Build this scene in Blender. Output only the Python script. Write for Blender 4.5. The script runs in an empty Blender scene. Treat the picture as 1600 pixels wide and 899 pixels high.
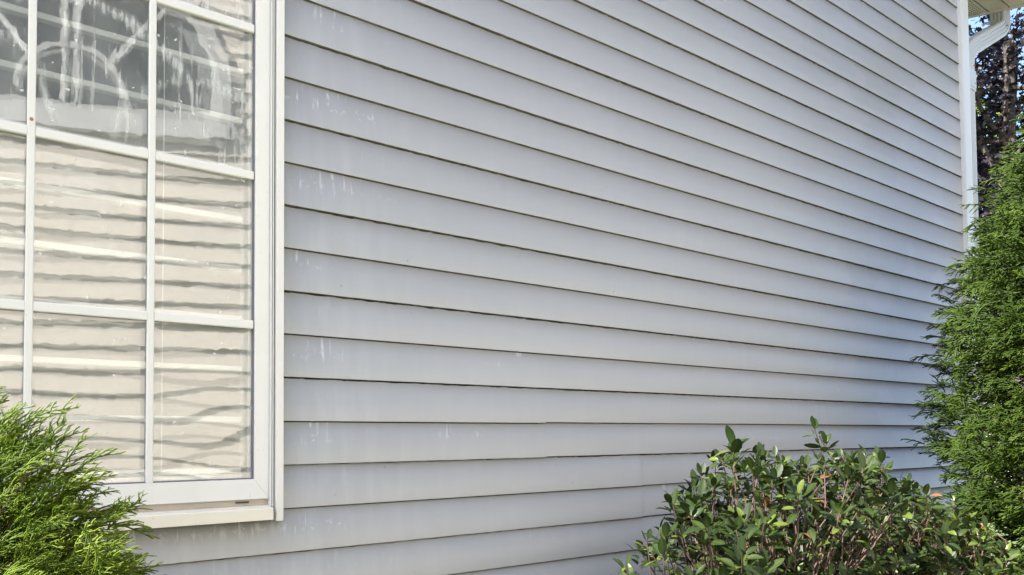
import bpy, math, random
import numpy as np
from mathutils import Vector, Matrix

C = bpy.context.scene
COL = C.collection
R = math.radians
rnd = random.Random(7)

# ------------------------------------------------------------------ camera
cam_d = bpy.data.cameras.new("camera")
cam = bpy.data.objects.new("camera", cam_d)
COL.objects.link(cam)
yaw, pitch, roll = R(36.420), R(1.822), R(-0.433)
F = Vector((math.sin(yaw) * math.cos(pitch), math.cos(yaw) * math.cos(pitch), math.sin(pitch)))
Rt = Vector((math.cos(yaw), -math.sin(yaw), 0))
U = Rt.cross(F)
Rt2 = Rt * math.cos(roll) + U * math.sin(roll)
U2 = -Rt * math.sin(roll) + U * math.cos(roll)
m = Matrix((Rt2, U2, -F)).transposed().to_4x4()
m.translation = Vector((0, -1.7066, 1.5))
cam.matrix_world = m
cam_d.sensor_width = 36
cam_d.lens = 36 * 1155 / 1600
cam_d.shift_y = 0.1240
cam_d.clip_start = 0.02
cam_d.clip_end = 600
C.camera = cam

# ------------------------------------------------------------------ light
SUN_EL, SUN_AZ = R(44), R(-87.5)
w = bpy.data.worlds.new("World")
C.world = w
w.use_nodes = True
nt = w.node_tree
bg = nt.nodes["Background"]
sky = nt.nodes.new("ShaderNodeTexSky")
sky.sky_type = 'NISHITA'
sky.sun_disc = False
sky.sun_elevation = SUN_EL
sky.sun_rotation = SUN_AZ
sky.air_density = 1.0
sky.dust_density = 2.0
nt.links.new(sky.outputs[0], bg.inputs[0])
bg.inputs[1].default_value = 0.10
sd = bpy.data.lights.new("sun", 'SUN')
sd.energy = 5.0
sd.angle = R(0.5)
sd.color = (1.0, 0.95, 0.87)
so = bpy.data.objects.new("sun", sd)
COL.objects.link(so)
sdir = Vector((math.sin(SUN_AZ) * math.cos(SUN_EL), math.cos(SUN_AZ) * math.cos(SUN_EL), math.sin(SUN_EL)))
so.rotation_euler = sdir.to_track_quat('Z', 'Y').to_euler()
so.location = (-8, 2, 12)
C.view_settings.view_transform = 'Standard'
C.view_settings.look = 'None'
C.view_settings.gamma = 1
C.view_settings.use_curve_mapping = False
C.view_settings.exposure = 2.15
C.render.engine = 'CYCLES'
C.cycles.max_bounces = 10
C.cycles.transparent_max_bounces = 24
C.cycles.diffuse_bounces = 4

# ------------------------------------------------------------------ helpers
class NT:
    """small helper for node materials"""
    def __init__(s, name):
        s.m = bpy.data.materials.new(name)
        s.m.use_nodes = True
        s.t = s.m.node_tree
        s.b = s.t.nodes["Principled BSDF"]
        s.out = s.t.nodes["Material Output"]
    def n(s, typ, **kw):
        o = s.t.nodes.new(typ)
        for k, v in kw.items():
            if k.startswith('i_'):
                o.inputs[k[2:].replace('_', ' ')].default_value = v
            else:
                setattr(o, k, v)
        return o
    def l(s, a, b):
        s.t.links.new(a, b)
    def noise(s, vec, scale, detail=3, rough=0.5, dist=0):
        o = s.n("ShaderNodeTexNoise")
        o.inputs['Scale'].default_value = scale
        o.inputs['Detail'].default_value = detail
        o.inputs['Roughness'].default_value = rough
        o.inputs['Distortion'].default_value = dist
        if vec is not None:
            s.l(vec, o.inputs['Vector'])
        return o.outputs['Fac']
    def pos(s, scale=(1, 1, 1), loc=(0, 0, 0)):
        g = s.n("ShaderNodeNewGeometry")
        mp = s.n("ShaderNodeMapping")
        mp.inputs['Scale'].default_value = scale
        mp.inputs['Location'].default_value = loc
        s.l(g.outputs['Position'], mp.inputs['Vector'])
        return mp.outputs[0]
    def math(s, op, a, b=None, clamp=False):
        o = s.n("ShaderNodeMath", operation=op, use_clamp=clamp)
        for i, v in enumerate((a, b)):
            if v is None:
                continue
            if isinstance(v, (int, float)):
                o.inputs[i].default_value = v
            else:
                s.l(v, o.inputs[i])
        return o.outputs[0]
    def rng(s, v, a, b, c=0.0, d=1.0, smooth=True):
        o = s.n("ShaderNodeMapRange")
        o.interpolation_type = 'SMOOTHSTEP' if smooth else 'LINEAR'
        for i, x in enumerate((a, b, c, d)):
            o.inputs[1 + i].default_value = x
        s.l(v, o.inputs[0])
        return o.outputs[0]
    def mix(s, fac, a, b):
        o = s.n("ShaderNodeMix", data_type='RGBA')
        for i, v in ((0, fac), (6, a), (7, b)):
            if isinstance(v, (int, float)):
                o.inputs[i].default_value = v
            elif isinstance(v, tuple):
                o.inputs[i].default_value = (*v, 1) if len(v) == 3 else v
            else:
                s.l(v, o.inputs[i])
        return o.outputs[2]
    def ramp(s, fac, stops):
        o = s.n("ShaderNodeValToRGB")
        e = o.color_ramp.elements
        while len(e) < len(stops):
            e.new(0.5)
        for k, (p, c) in enumerate(stops):
            e[k].position = p
            e[k].color = (*c, 1)
        s.l(fac, o.inputs[0])
        return o.outputs[0]
    def bump(s, h, strength, dist=0.01):
        o = s.n("ShaderNodeBump")
        o.inputs['Strength'].default_value = strength
        o.inputs['Distance'].default_value = dist
        s.l(h, o.inputs['Height'])
        s.l(o.outputs[0], s.b.inputs['Normal'])

def simple(name, col, rough=0.5, var=0.06, scale=8, spec=0.5, bump=0.0):
    k = NT(name)
    f = k.noise(k.pos(), scale, 4, 0.6)
    a = tuple(c * (1 - var) for c in col)
    b = tuple(min(1, c * (1 + var)) for c in col)
    k.l(k.mix(k.rng(f, 0.3, 0.7), a, b), k.b.inputs['Base Color'])
    k.b.inputs['Roughness'].default_value = rough
    k.b.inputs['Specular IOR Level'].default_value = spec
    if bump:
        k.bump(k.noise(k.pos(), scale * 12, 3), bump)
    return k.m

def mesh_obj(name, V, Fc, mat=None, parent=None, smooth=False, tone=None, loc=None, kind=None):
    me = bpy.data.meshes.new(name)
    if isinstance(V, np.ndarray) and isinstance(Fc, np.ndarray):
        n, k = Fc.shape
        me.vertices.add(len(V))
        me.vertices.foreach_set('co', V.astype(np.float32).ravel())
        me.loops.add(n * k)
        me.loops.foreach_set('vertex_index', Fc.astype(np.int32).ravel())
        me.polygons.add(n)
        me.polygons.foreach_set('loop_start', np.arange(0, n * k, k, dtype=np.int32))
        me.polygons.foreach_set('loop_total', np.full(n, k, dtype=np.int32))
        me.update(calc_edges=True)
    else:
        me.from_pydata([tuple(v) for v in V], [], [tuple(f) for f in Fc])
        me.update()
    if tone is not None:
        at = me.attributes.new('tone', 'FLOAT', 'POINT')
        at.data.foreach_set('value', np.asarray(tone, dtype=np.float32))
    if smooth:
        me.polygons.foreach_set('use_smooth', np.ones(len(me.polygons), dtype=bool))
    if mat:
        me.materials.append(mat)
    o = bpy.data.objects.new(name, me)
    COL.objects.link(o)
    if parent:
        o.parent = parent
    if loc:
        o.location = loc
    if kind:
        o['kind'] = kind
    return o

class MB:
    def __init__(s):
        s.v, s.f = [], []
    def add(s, V, Fc):
        b = len(s.v)
        s.v += [tuple(x) for x in V]
        s.f += [tuple(i + b for i in f) for f in Fc]
        return s
    def box(s, x0, x1, y0, y1, z0, z1):
        V = [(x, y, z) for x in (x0, x1) for y in (y0, y1) for z in (z0, z1)]
        return s.add(V, [(0, 1, 3, 2), (4, 6, 7, 5), (0, 4, 5, 1), (2, 3, 7, 6), (0, 2, 6, 4), (1, 5, 7, 3)])
    def prism(s, prof, a, b, axis):
        """profile (list of 2D pts) swept along axis from a to b"""
        n = len(prof)
        def P(p, t):
            if axis == 0: return (t, p[0], p[1])
            if axis == 1: return (p[0], t, p[1])
            return (p[0], p[1], t)
        V = [P(p, a) for p in prof] + [P(p, b) for p in prof]
        Fc = [(i, (i + 1) % n, n + (i + 1) % n, n + i) for i in range(n)]
        Fc += [tuple(range(n))[::-1], tuple(range(n, 2 * n))]
        return s.add(V, Fc)
    def build(s, name, mat, parent=None, bevel=0.0, **kw):
        o = mesh_obj(name, s.v, s.f, mat, parent, **kw)
        if bevel:
            md = o.modifiers.new('bevel', 'BEVEL')
            md.width = bevel
            md.segments = 2
            md.limit_method = 'ANGLE'
            md.angle_limit = R(40)
        return o

def empty(name, loc, label=None, cat=None, group=None, parent=None):
    o = bpy.data.objects.new(name, None)
    COL.objects.link(o)
    o.location = loc
    o.empty_display_size = 0.1
    if label: o['label'] = label
    if cat: o['category'] = cat
    if group: o['group'] = group
    if parent: o.parent = parent
    return o

def copy_part(o, loc=None, name=None, parent=None):
    c = o.copy()
    COL.objects.link(c)
    c.parent = parent or o.parent
    if loc is not None:
        c.location = loc
    return c

# ------------------------------------------------------------------ materials
def siding_material():
    k = NT("grey_vinyl_siding")
    g = k.n("ShaderNodeNewGeometry")
    sx = k.n("ShaderNodeSeparateXYZ")
    k.l(g.outputs['Position'], sx.inputs[0])
    X, Z = sx.outputs[0], sx.outputs[2]
    n1 = k.noise(k.pos((0.7, 1, 2.0)), 1.6, 4, 0.6)
    oi = k.n('ShaderNodeObjectInfo')
    base = k.mix(k.rng(n1, 0.3, 0.7), (0.328, 0.333, 0.342), (0.348, 0.352, 0.360))
    base = k.mix(k.math('MULTIPLY', oi.outputs['Random'], 0.5), base, (0.318, 0.322, 0.330))
    # washed patches near the corner, with an edge of their own
    n2 = k.noise(k.pos((1, 1, 1.3), (3, 0, 1)), 3.2, 2, 0.4, 0.4)
    pm = k.math('MULTIPLY', k.rng(n2, 0.53, 0.56), k.rng(X, 2.7, 3.2))
    base = k.mix(k.math('MULTIPLY', pm, 0.55), base, (0.372, 0.372, 0.392))
    # chalky drips hanging below some of the laps
    nd = k.noise(k.pos((1, 1, 0.08)), 90, 2, 0.5)
    nb = k.noise(k.pos((1, 1, 1)), 16, 3, 0.65)
    patch = k.noise(k.pos((1, 1, 2.4), (5.2, 0, .7)), 3.4, 2, 0.5)
    near = k.math('ADD', k.rng(X, 0.62, 0.92, 0.19, 0.0), k.rng(X, 0.8, 1.6, 0.0, -0.06))
    pp = k.rng(k.math('ADD', k.math('ADD', patch, near), k.rng(Z, 1.3, 2.4, 0.05, -0.03)), 0.60, 0.68)
    # position inside a course (0 at the butt, 1 under the lap above)
    fr = k.math('FRACT', k.math('DIVIDE', k.math('SUBTRACT', Z, 1.5457), 0.1016))
    band = k.math('MULTIPLY', k.rng(fr, 0.30, 0.62), k.rng(k.math('ADD', nb, 0), 0.40, 0.52))
    drip = k.math('MULTIPLY', k.rng(nd, 0.59, 0.66), band)
    splash = k.math('MULTIPLY', k.rng(k.noise(k.pos(), 70, 4, 0.7), 0.56, 0.66), k.math('MULTIPLY', k.rng(fr, 0.4, 0.5), k.rng(fr, 0.72, 0.6)))
    odd = k.math('GREATER_THAN', k.math('FRACT', k.math('MULTIPLY', k.math('DIVIDE', k.math('SUBTRACT', Z, 1.5457), 0.1016), 0.5)), 0.5)
    pp = k.math('MULTIPLY', pp, k.math('ADD', k.math('MULTIPLY', odd, 0.85), 0.15))
    st = k.math('MULTIPLY', k.math('MAXIMUM', drip, k.math('MULTIPLY', splash, 0.6)), pp)
    base = k.mix(k.math('MULTIPLY', st, 0.45), base, (0.80, 0.81, 0.83))
    # faint run-off film and specks of dirt
    film = k.noise(k.pos((1, 1, 0.15)), 22, 4, 0.6)
    base = k.mix(k.math('ADD', k.rng(film, 0.45, 0.8, 0.0, 0.20), k.math('MULTIPLY', k.rng(X, 0.6, 1.1, 0.35, 0.0), k.rng(film, 0.4, 0.65))), base, (0.390, 0.393, 0.402))
    sp = k.noise(k.pos(), 55, 2, 0.3)
    base = k.mix(k.rng(sp, 0.80, 0.83, 0, 0.6), base, (0.16, 0.15, 0.13))
    k.l(base, k.b.inputs['Base Color'])
    k.l(k.rng(n1, 0.2, 0.8, 0.32, 0.40), k.b.inputs['Roughness'])
    k.b.inputs['Specular IOR Level'].default_value = 0.6
    h = k.math('ADD', k.math('MULTIPLY', k.noise(k.pos((1, 1, 1.5)), 3.0, 2), 1.0), k.math('MULTIPLY', k.noise(k.pos((1, 1, 8)), 60, 2), 0.02))
    k.bump(h, 0.35, 0.012)
    return k.m

def white_material(name, col, rough=0.4, dirt=(0.45, 0.42, 0.36)):
    k = NT(name)
    n = k.noise(k.pos((1, 1, 0.3)), 14, 5, 0.65)
    c = k.mix(k.rng(n, 0.45, 0.75, 0, 0.22), col, tuple(x * 0.82 for x in col))
    s = k.noise(k.pos((1, 1, 0.5)), 140, 3, 0.6)
    c = k.mix(k.rng(s, 0.66, 0.74, 0, 0.5), c, dirt)
    k.l(c, k.b.inputs['Base Color'])
    k.b.inputs['Roughness'].default_value = rough
    k.bump(k.noise(k.pos(), 40, 3), 0.08, 0.005)
    return k.m

def glass_material(name, refl, seed, dirt):
    k = NT(name)
    k.t.nodes.remove(k.b)
    tr = k.n("ShaderNodeBsdfTransparent")
    tr.inputs[0].default_value = (0.975, 0.98, 0.98, 1)
    gl = k.n("ShaderNodeBsdfGlossy")
    gl.inputs['Roughness'].default_value = 0.0
    gl.inputs['Color'].default_value = (1, 0.99, 0.97, 1)
    fr = k.n("ShaderNodeLayerWeight")
    fr.inputs[0].default_value = 0.5
    fac = k.math('MAXIMUM', k.rng(fr.outputs['Facing'], 0.25, 1.0, refl, 0.75), refl)
    mx = k.n("ShaderNodeMixShader")
    k.l(fac, mx.inputs[0]); k.l(tr.outputs[0], mx.inputs[1]); k.l(gl.outputs[0], mx.inputs[2])
    bp = k.n("ShaderNodeBump")
    bp.inputs['Strength'].default_value = 0.5
    bp.inputs['Distance'].default_value = 0.00016
    k.l(k.noise(k.pos((1, 1, 0.6), (seed, 0, 0)), 34, 2, 0.5), bp.inputs['Height'])
    k.l(bp.outputs[0], gl.inputs['Normal'])
    last = mx.outputs[0]
    if dirt:
        df = k.n("ShaderNodeBsdfDiffuse")
        df.inputs[0].default_value = (0.82, 0.84, 0.85, 1)
        g = k.n("ShaderNodeNewGeometry")
        sx = k.n("ShaderNodeSeparateXYZ")
        k.l(g.outputs['Position'], sx.inputs[0])
        # smears are wavy, broken into vertical runs and never quite closed
        wx = k.math('MULTIPLY', k.math('SUBTRACT', k.noise(k.pos((1, 1, 1)), 7, 3, 0.6), 0.5), 0.07)
        wz = k.math('MULTIPLY', k.math('SUBTRACT', k.noise(k.pos((1, 1, 0.25), (4, 0, 0)), 60, 3, 0.65), 0.5), 0.06)
        run = k.noise(k.pos((1, 1, 0.07), (seed, 0, 0)), 95, 4, 0.7, 0.2)
        reg = k.noise(k.pos((1.2, 1, 1), (seed * 2, 0, 0)), 6.0, 3, 0.6)
        zr = k.rng(sx.outputs[2], 2.06, 2.16)
        xr = k.rng(sx.outputs[0], 0.02, 0.30, 0.55, 1.0)
        st = k.math('MULTIPLY', k.rng(run, 0.54, 0.66), k.rng(reg, 0.40, 0.58))
        st = k.math('MULTIPLY', k.math('MULTIPLY', st, zr), xr)
        def arc(cx, cz, rad, wd, wt):
            dx = k.math('ADD', k.math('SUBTRACT', sx.outputs[0], cx), wx)
            dz = k.math('ADD', k.math('SUBTRACT', sx.outputs[2], cz), wz)
            d = k.math('SQRT', k.math('ADD', k.math('MULTIPLY', dx, dx), k.math('MULTIPLY', dz, dz)))
            a = k.rng(k.math('ABSOLUTE', k.math('SUBTRACT', d, rad)), 0.0, wd, wt, 0)
            return k.math('MULTIPLY', a, k.rng(k.math('SUBTRACT', sx.outputs[2], cz), 0.0, 0.05))
        arcs = k.math('MAXIMUM', arc(0.17, 2.15, 0.255, 0.022, 1.0), arc(0.43, 2.10, 0.20, 0.02, 0.7))
        arcs = k.math('MAXIMUM', arcs, arc(-0.06, 2.12, 0.20, 0.02, 0.8))
        arcs = k.math('MULTIPLY', arcs, k.rng(run, 0.36, 0.62))
        drop = k.rng(k.noise(k.pos((1, 1, 1), (0, 0, seed)), 85, 0, 0.2), 0.80, 0.83, 0, 0.5)
        film = k.rng(reg, 0.3, 0.8, 0.05, 0.12)
        f = k.math('MAXIMUM', k.math('MULTIPLY', st, 0.42), k.math('MULTIPLY', arcs, 0.42))
        f = k.math('MAXIMUM', f, drop)
        f = k.math('MAXIMUM', f, film)
        f = k.math('MULTIPLY', f, dirt)
        m2 = k.n("ShaderNodeMixShader")
        k.l(f, m2.inputs[0]); k.l(last, m2.inputs[1]); k.l(df.outputs[0], m2.inputs[2])
        last = m2.outputs[0]
    k.l(last, k.out.inputs['Surface'])
    return k.m

def foliage_material(name, stops, rough=0.5, trans=0.25, spec=0.4, rand=0.35):
    k = NT(name)
    at = k.n("ShaderNodeAttribute", attribute_name='tone')
    oi = k.n("ShaderNodeObjectInfo")
    f = k.math('ADD', k.math('MULTIPLY', at.outputs['Fac'], 1 - rand), k.math('MULTIPLY', oi.outputs['Random'], rand))
    f = k.math('ADD', f, k.math('MULTIPLY', k.math('SUBTRACT', k.noise(k.pos(), 9, 2), 0.5), 0.5))
    col = k.ramp(f, stops)
    k.l(col, k.b.inputs['Base Color'])
    k.b.inputs['Roughness'].default_value = rough
    k.b.inputs['Specular IOR Level'].default_value = spec
    tl = k.n("ShaderNodeBsdfTranslucent")
    k.l(col, tl.inputs[0])
    mx = k.n("ShaderNodeMixShader")
    mx.inputs[0].default_value = trans
    k.l(k.b.outputs[0], mx.inputs[1]); k.l(tl.outputs[0], mx.inputs[2])
    k.l(mx.outputs[0], k.out.inputs['Surface'])
    return k.m

M = {}
M['siding'] = siding_material()
M['white'] = white_material("white_vinyl", (0.63, 0.63, 0.63))
M['white_metal'] = white_material("white_aluminium", (0.53, 0.55, 0.575), 0.35)
M['pipe'] = white_material("painted_downspout", (0.43, 0.45, 0.475), 0.35)
M['cream'] = white_material("cream_aluminium_sill", (0.66, 0.635, 0.575), 0.45)
M['track'] = simple("tan_track", (0.46, 0.41, 0.35), 0.5)
M['gasket'] = simple("grey_gasket", (0.13, 0.13, 0.16), 0.6)
M['rust'] = simple("rusty_screw", (0.32, 0.15, 0.07), 0.7, 0.3, 300)
M['soffit'] = simple("cream_soffit", (0.50, 0.455, 0.405), 0.5)
M['concrete'] = simple("concrete", (0.36, 0.35, 0.33), 0.9, 0.15, 6, bump=0.3)
M['room'] = simple("room_wall_paint", (0.62, 0.62, 0.60), 0.8)
M['blind'] = simple("white_blind", (0.88, 0.88, 0.86), 0.45, 0.02)
M['beige_siding'] = simple("beige_siding", (0.74, 0.685, 0.615), 0.6, 0.04, 3)
M['roof'] = simple("dark_shingle", (0.10, 0.10, 0.10), 0.9, 0.3, 12, bump=0.5)
M['dark_hole'] = simple("dark_vent_hole", (0.05, 0.05, 0.05), 0.9)
M['glass_outer'] = glass_material("window_glass_outer", 0.103, 3.1, 1.0)
M['glass_inner'] = glass_material("window_glass_inner", 0.103, 7.7, 0.0)
M['far_glass'] = NT("dark_window_glass").m
_b = M['far_glass'].node_tree.nodes["Principled BSDF"]
_b.inputs['Base Color'].default_value = (0.03, 0.035, 0.04, 1)
_b.inputs['Roughness'].default_value = 0.03

# ------------------------------------------------------------------ ground
def ground_material():
    k = NT("grass_and_soil")
    n = k.noise(k.pos(), 1.5, 5, 0.6)
    n2 = k.noise(k.pos(), 40, 4, 0.7)
    g = k.mix(n2, (0.05, 0.085, 0.025), (0.12, 0.16, 0.05))
    soil = k.mix(n2, (0.07, 0.05, 0.035), (0.15, 0.11, 0.08))
    sx = k.n("ShaderNodeSeparateXYZ")
    k.l(k.pos(), sx.inputs[0])
    bed = k.math('MULTIPLY', k.rng(sx.outputs[1], -1.7, -1.5), k.rng(sx.outputs[1], 0.4, 0.2))
    k.l(k.mix(bed, g, soil), k.b.inputs['Base Color'])
    k.b.inputs['Roughness'].default_value = 0.95
    k.bump(n2, 0.8, 0.03)
    return k.m
g = MB().add([(-150, -150, 0), (250, -150, 0), (250, 250, 0), (-150, 250, 0)], [(0, 1, 2, 3)])
go = g.build('ground', ground_material())
go['kind'] = 'structure'

# ------------------------------------------------------------------ the house
EXP = 0.1016
K0 = 1.5457
CX = 4.33          # outer corner
house = empty('house', (0, 0, 0), 'grey vinyl sided house wall with a white gridded window and white corner trim', 'house')

M['hem_shade'] = simple("lap_shade_hem", (0.13, 0.125, 0.115), 0.9, 0.3, 40)
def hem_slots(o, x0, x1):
    # lap undersides and lock channels get a dark colour that paints in their shade
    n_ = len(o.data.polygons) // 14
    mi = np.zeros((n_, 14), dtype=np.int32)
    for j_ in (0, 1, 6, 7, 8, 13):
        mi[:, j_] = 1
    o.data.materials.append(M['hem_shade'])
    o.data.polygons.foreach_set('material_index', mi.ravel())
def panel_mesh(x0, x1, seed, flat_bottom=False):
    """double-lap vinyl panel: two courses, bottom butt at z=0, top at z=2*EXP"""
    r = np.random.RandomState(seed)
    L = x1 - x0
    n = max(3, int(L / 0.008))
    xs = np.linspace(x0, x1, n)
    # profile (y, z, jitter weight) going from the top down
    E = EXP
    prof = [(0.030, 2 * E + 0.004, 0), (0.030, 2 * E - 0.0034, 0), (-0.003, 2 * E - 0.0037, 1),
            (-0.0072, E + 0.0040, 0), (-0.0081, E + 0.0022, 0), (-0.0083, E + 0.0008, 0), (-0.0078, E, 0),
            (0.030, E, 0), (0.030, E - 0.0022, 0), (-0.0030, E - 0.0025, 0.12),
            (-0.0076, 0.0040, 0), (-0.0086, 0.0022, 0), (-0.0088, 0.0008, 0), (-0.0082, 0.0, 0.25), (0.0296, 0.0, 0)]
    j = r.normal(0, 1, n)
    j = np.convolve(j, [0.3, 0.4, 0.3], 'same') * 1.2
    spots = (r.rand(n) < 0.05) * r.uniform(0.8, 2.2, n)
    jit = np.clip(j * 0.0009, -0.0013, 0.0013) + spots * 0.0009
    wob = np.interp(xs, np.linspace(x0, x1, 9), r.normal(0, 0.0004, 9))
    wobz = np.interp(xs, np.linspace(x0, x1, 7), r.normal(0, 0.0002, 7))
    V = np.zeros((n, len(prof), 3))
    for i, (y, z, wgt) in enumerate(prof):
        V[:, i, 0] = xs
        V[:, i, 1] = y + wob * (1 if y < 0 else 0)
        V[:, i, 2] = z + wgt * jit + (wobz if 3 <= i <= 9 else 0)
    m_ = len(prof)
    idx = np.arange(n * m_).reshape(n, m_)
    Fc = np.stack([idx[:-1, :-1], idx[:-1, 1:], idx[1:, 1:], idx[1:, :-1]], -1).reshape(-1, 4)
    return V.reshape(-1, 3), Fc

def panel(x0, x1, k, seed, dz=0.0, dy=0.0, notch=None):
    V, Fc = panel_mesh(x0, x1, seed)
    V[V[:, 2] > 2 * EXP - 0.008, 2] -= dz
    if notch is not None:      # cut to fit under the window sill
        zc = notch - (K0 + k * EXP + dz)
        under = (V[:, 0] < 0.573) & (V[:, 0] > -0.385)
        V[under, 2] = np.minimum(V[under, 2], zc)
    o = mesh_obj('siding_panel', V, Fc, M['siding'], house)
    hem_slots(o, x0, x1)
    o.location = (0, dy, K0 + k * EXP + dz)
    return o

RX = 4.238   # right end, tucked into the corner post
# full-height field to the right of the window
protos = []
for s_ in range(4):
    V, Fc = panel_mesh(0.574, RX, 20 + s_)
    protos.append(mesh_obj('siding_panel', V, Fc, M['siding'], house))
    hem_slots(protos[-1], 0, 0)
ks = list(range(1, 25, 2))
for i, k_ in enumerate(ks):
    o = protos[i] if i < 4 else copy_part(protos[(i * 7 + 3) % 4])
    o.location = (0, 0, K0 + k_ * EXP)
# courses with visible butt joints
panel(0.574, 1.377, -1, 41, dz=-0.0022, dy=-0.0016)
panel(1.360, RX, -1, 42)
panel(-2.97, 1.778, -3, 43, dz=-0.0018, dy=-0.0016, notch=1.3185)
panel(1.760, RX, -3, 44)
for i, (k_, xs_) in enumerate(((-5, 2.35), (-7, 1.10), (-9, 2.9), (-11, 1.6))):
    panel(-2.97, xs_, k_, 50 + i, dz=-0.0018, dy=-0.0016)
    panel(xs_ - 0.015, RX, k_, 60 + i)
for i, k_ in enumerate(range(-1, 25, 2)):
    if K0 + (k_ + 2) * EXP < 2.89:
        panel(-2.97, -0.42, k_, 80 + i)
    else:
        panel(-2.97, 0.573, k_, 80 + i)

# gable above, side wall, foundation
GZ = K0 + 25 * EXP
mb = MB()
mb.prism([(-3.0, GZ), (4.33, GZ), (4.33, 4.25), (0.6, 5.9), (-3.0, 4.25)], 0.0, 0.04, 1)
mb.build('gable', M['siding'], house)
mb = MB()
mb.box(4.22, 4.325, 0.03, 7.0, 0.40, 4.2)
mb.box(-3.0, -2.9, 0.03, 7.0, 0.40, 4.2)
mb.box(-3.0, 4.3, 7.0, 7.1, 0.40, 4.2)
mb.build('side_wall', M['siding'], house)
# sheathing behind the vinyl, with the window opening left free
mb = MB()
mb.box(-2.95, -0.385, 0.034, 0.10, 0.4, 4.2)
mb.box(0.572, 4.215, 0.034, 0.10, 0.4, 4.2)
mb.box(-0.385, 0.572, 0.034, 0.10, 0.4, 1.33)
mb.box(-0.385, 0.572, 0.034, 0.10, 2.86, 4.2)
mb.build('sheathing', M['room'], house)
mb = MB(); mb.box(-2.95, 4.28, 0.035, 7.05, -0.3, 0.44)
mb.build('foundation', M['concrete'], house)
# corner post, outer L with a receiving lip
mb = MB()
mb.prism([(4.232, -0.024), (4.322, -0.024), (4.330, -0.016), (4.330, 0.10), (4.318, 0.10), (4.318, 0.011), (4.232, 0.011)], 0.42, 4.0, 2)
mb.box(4.238, 4.252, -0.0265, -0.024, 0.42, 4.0)
mb.build('corner_post', M['white_metal'], house, bevel=0.0015)
# roof
mb = MB()
mb.prism([(5.0, 4.10), (5.0, 4.16), (0.6, 6.12), (-3.7, 4.16), (-3.7, 4.10), (0.6, 6.02)], -0.13, 7.5, 1)
mb.build('roof', M['roof'], house)
mb = MB()
mb.prism([(4.93, 4.015), (4.93, 4.10), (0.6, 6.04), (-3.6, 4.10), (-3.6, 4.0), (0.6, 5.92)], -0.15, -0.13, 1)
mb.build('rake_board', M['white'], house)
# soffit of the side eave: boards across the overhang, grooves between them
SZ = 4.0
def sx_edge(y):
    return 4.795 + (0.17 - y) * 0.54 if y < 0.6 else 4.56
bw = 0.093
i = 0
y = -0.30
while y < 1.6:
    y1 = y + bw
    xa, xb = sx_edge(y), sx_edge(y1 - 0.008)
    mb = MB()
    n0 = len(mb.v)
    V = [(4.30, y, SZ), (xa, y, SZ), (xb, y1 - 0.008, SZ), (4.30, y1 - 0.008, SZ),
         (4.30, y, SZ + 0.012), (xa, y, SZ + 0.012), (xb, y1 - 0.008, SZ + 0.012), (4.30, y1 - 0.008, SZ + 0.012)]
    mb.add(V, [(0, 3, 2, 1), (4, 5, 6, 7), (0, 1, 5, 4), (1, 2, 6, 5), (2, 3, 7, 6), (3, 0, 4, 7)])
    o = mb.build('soffit_panel', M['soffit'], house)
    if i % 3 == 1:
        o['label'] = 'perforated soffit panel with rows of vent holes'
        hb = MB()
        for a in range(20):
            for b in range(6):
                hx, hy = 4.34 + a * 0.024, y + 0.012 + b * 0.0125
                if hx < sx_edge(hy) - 0.02:
                    hb.box(hx, hx + 0.007, hy, hy + 0.005, SZ - 0.0012, SZ + 0.002)
        hb.build('vent_hole', M['dark_hole'], o, kind='stuff')
    y = y1
    i += 1
mb = MB()
mb.add([(4.30, -0.30, SZ + 0.022), (5.04, -0.30, SZ + 0.022), (4.6, 0.6, SZ + 0.022), (4.56, 7, SZ + 0.022), (4.30, 7, SZ + 0.022)], [(0, 4, 3, 2, 1)])
mb.build('soffit_backing', M['dark_hole'], house)
ya, yb = -0.30, 0.60
xa, xb = sx_edge(ya), sx_edge(yb - 1e-6)
mb = MB()
P8 = []
for (x_, y_) in ((xa, ya), (xb, yb)):
    P8 += [(x_ - 0.010, y_, SZ - 0.004), (x_ + 0.012, y_, SZ - 0.004), (x_ + 0.012, y_, SZ + 0.12), (x_ - 0.010, y_, SZ + 0.12)]
mb.add(P8, [(0, 1, 5, 4), (1, 2, 6, 5), (2, 3, 7, 6), (3, 0, 4, 7), (3, 2, 1, 0), (4, 5, 6, 7)])
mb.build('fascia', M['soffit'], house)

# ------------------------------------------------------------------ downspout (corrugated, with offset elbow)
ds = empty('downspout', (0, 0, 0), None, None, None, house)
DX, DY = 4.408, 0.040
HX, HY = 0.043, 0.040
def corr(hx, hy, ribs=3, depth=0.0055):
    pts = []
    def side(a, b):
        a, b = Vector(a), Vector(b)
        d = b - a
        nrm = Vector((-d.y, d.x)).normalized()      # inward for ccw walk
        L = d.length
        out = [a + d * 0.10]
        for r_ in range(ribs):
            t0 = 0.16 + r_ * 0.68 / ribs
            t1 = t0 + 0.34 / ribs
            t2 = t0 + 0.68 / ribs
            out += [a + d * t0, a + d * (t0 + 0.05) + nrm * depth, a + d * t1 + nrm * depth, a + d * (t1 + 0.05)]
        out.append(a + d * 0.90)
        return out
    c = [(-hx, -hy), (hx, -hy), (hx, hy), (-hx, hy)]
    for i_ in range(4):
        pts += side(c[i_], c[(i_ + 1) % 4])
    return pts
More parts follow.
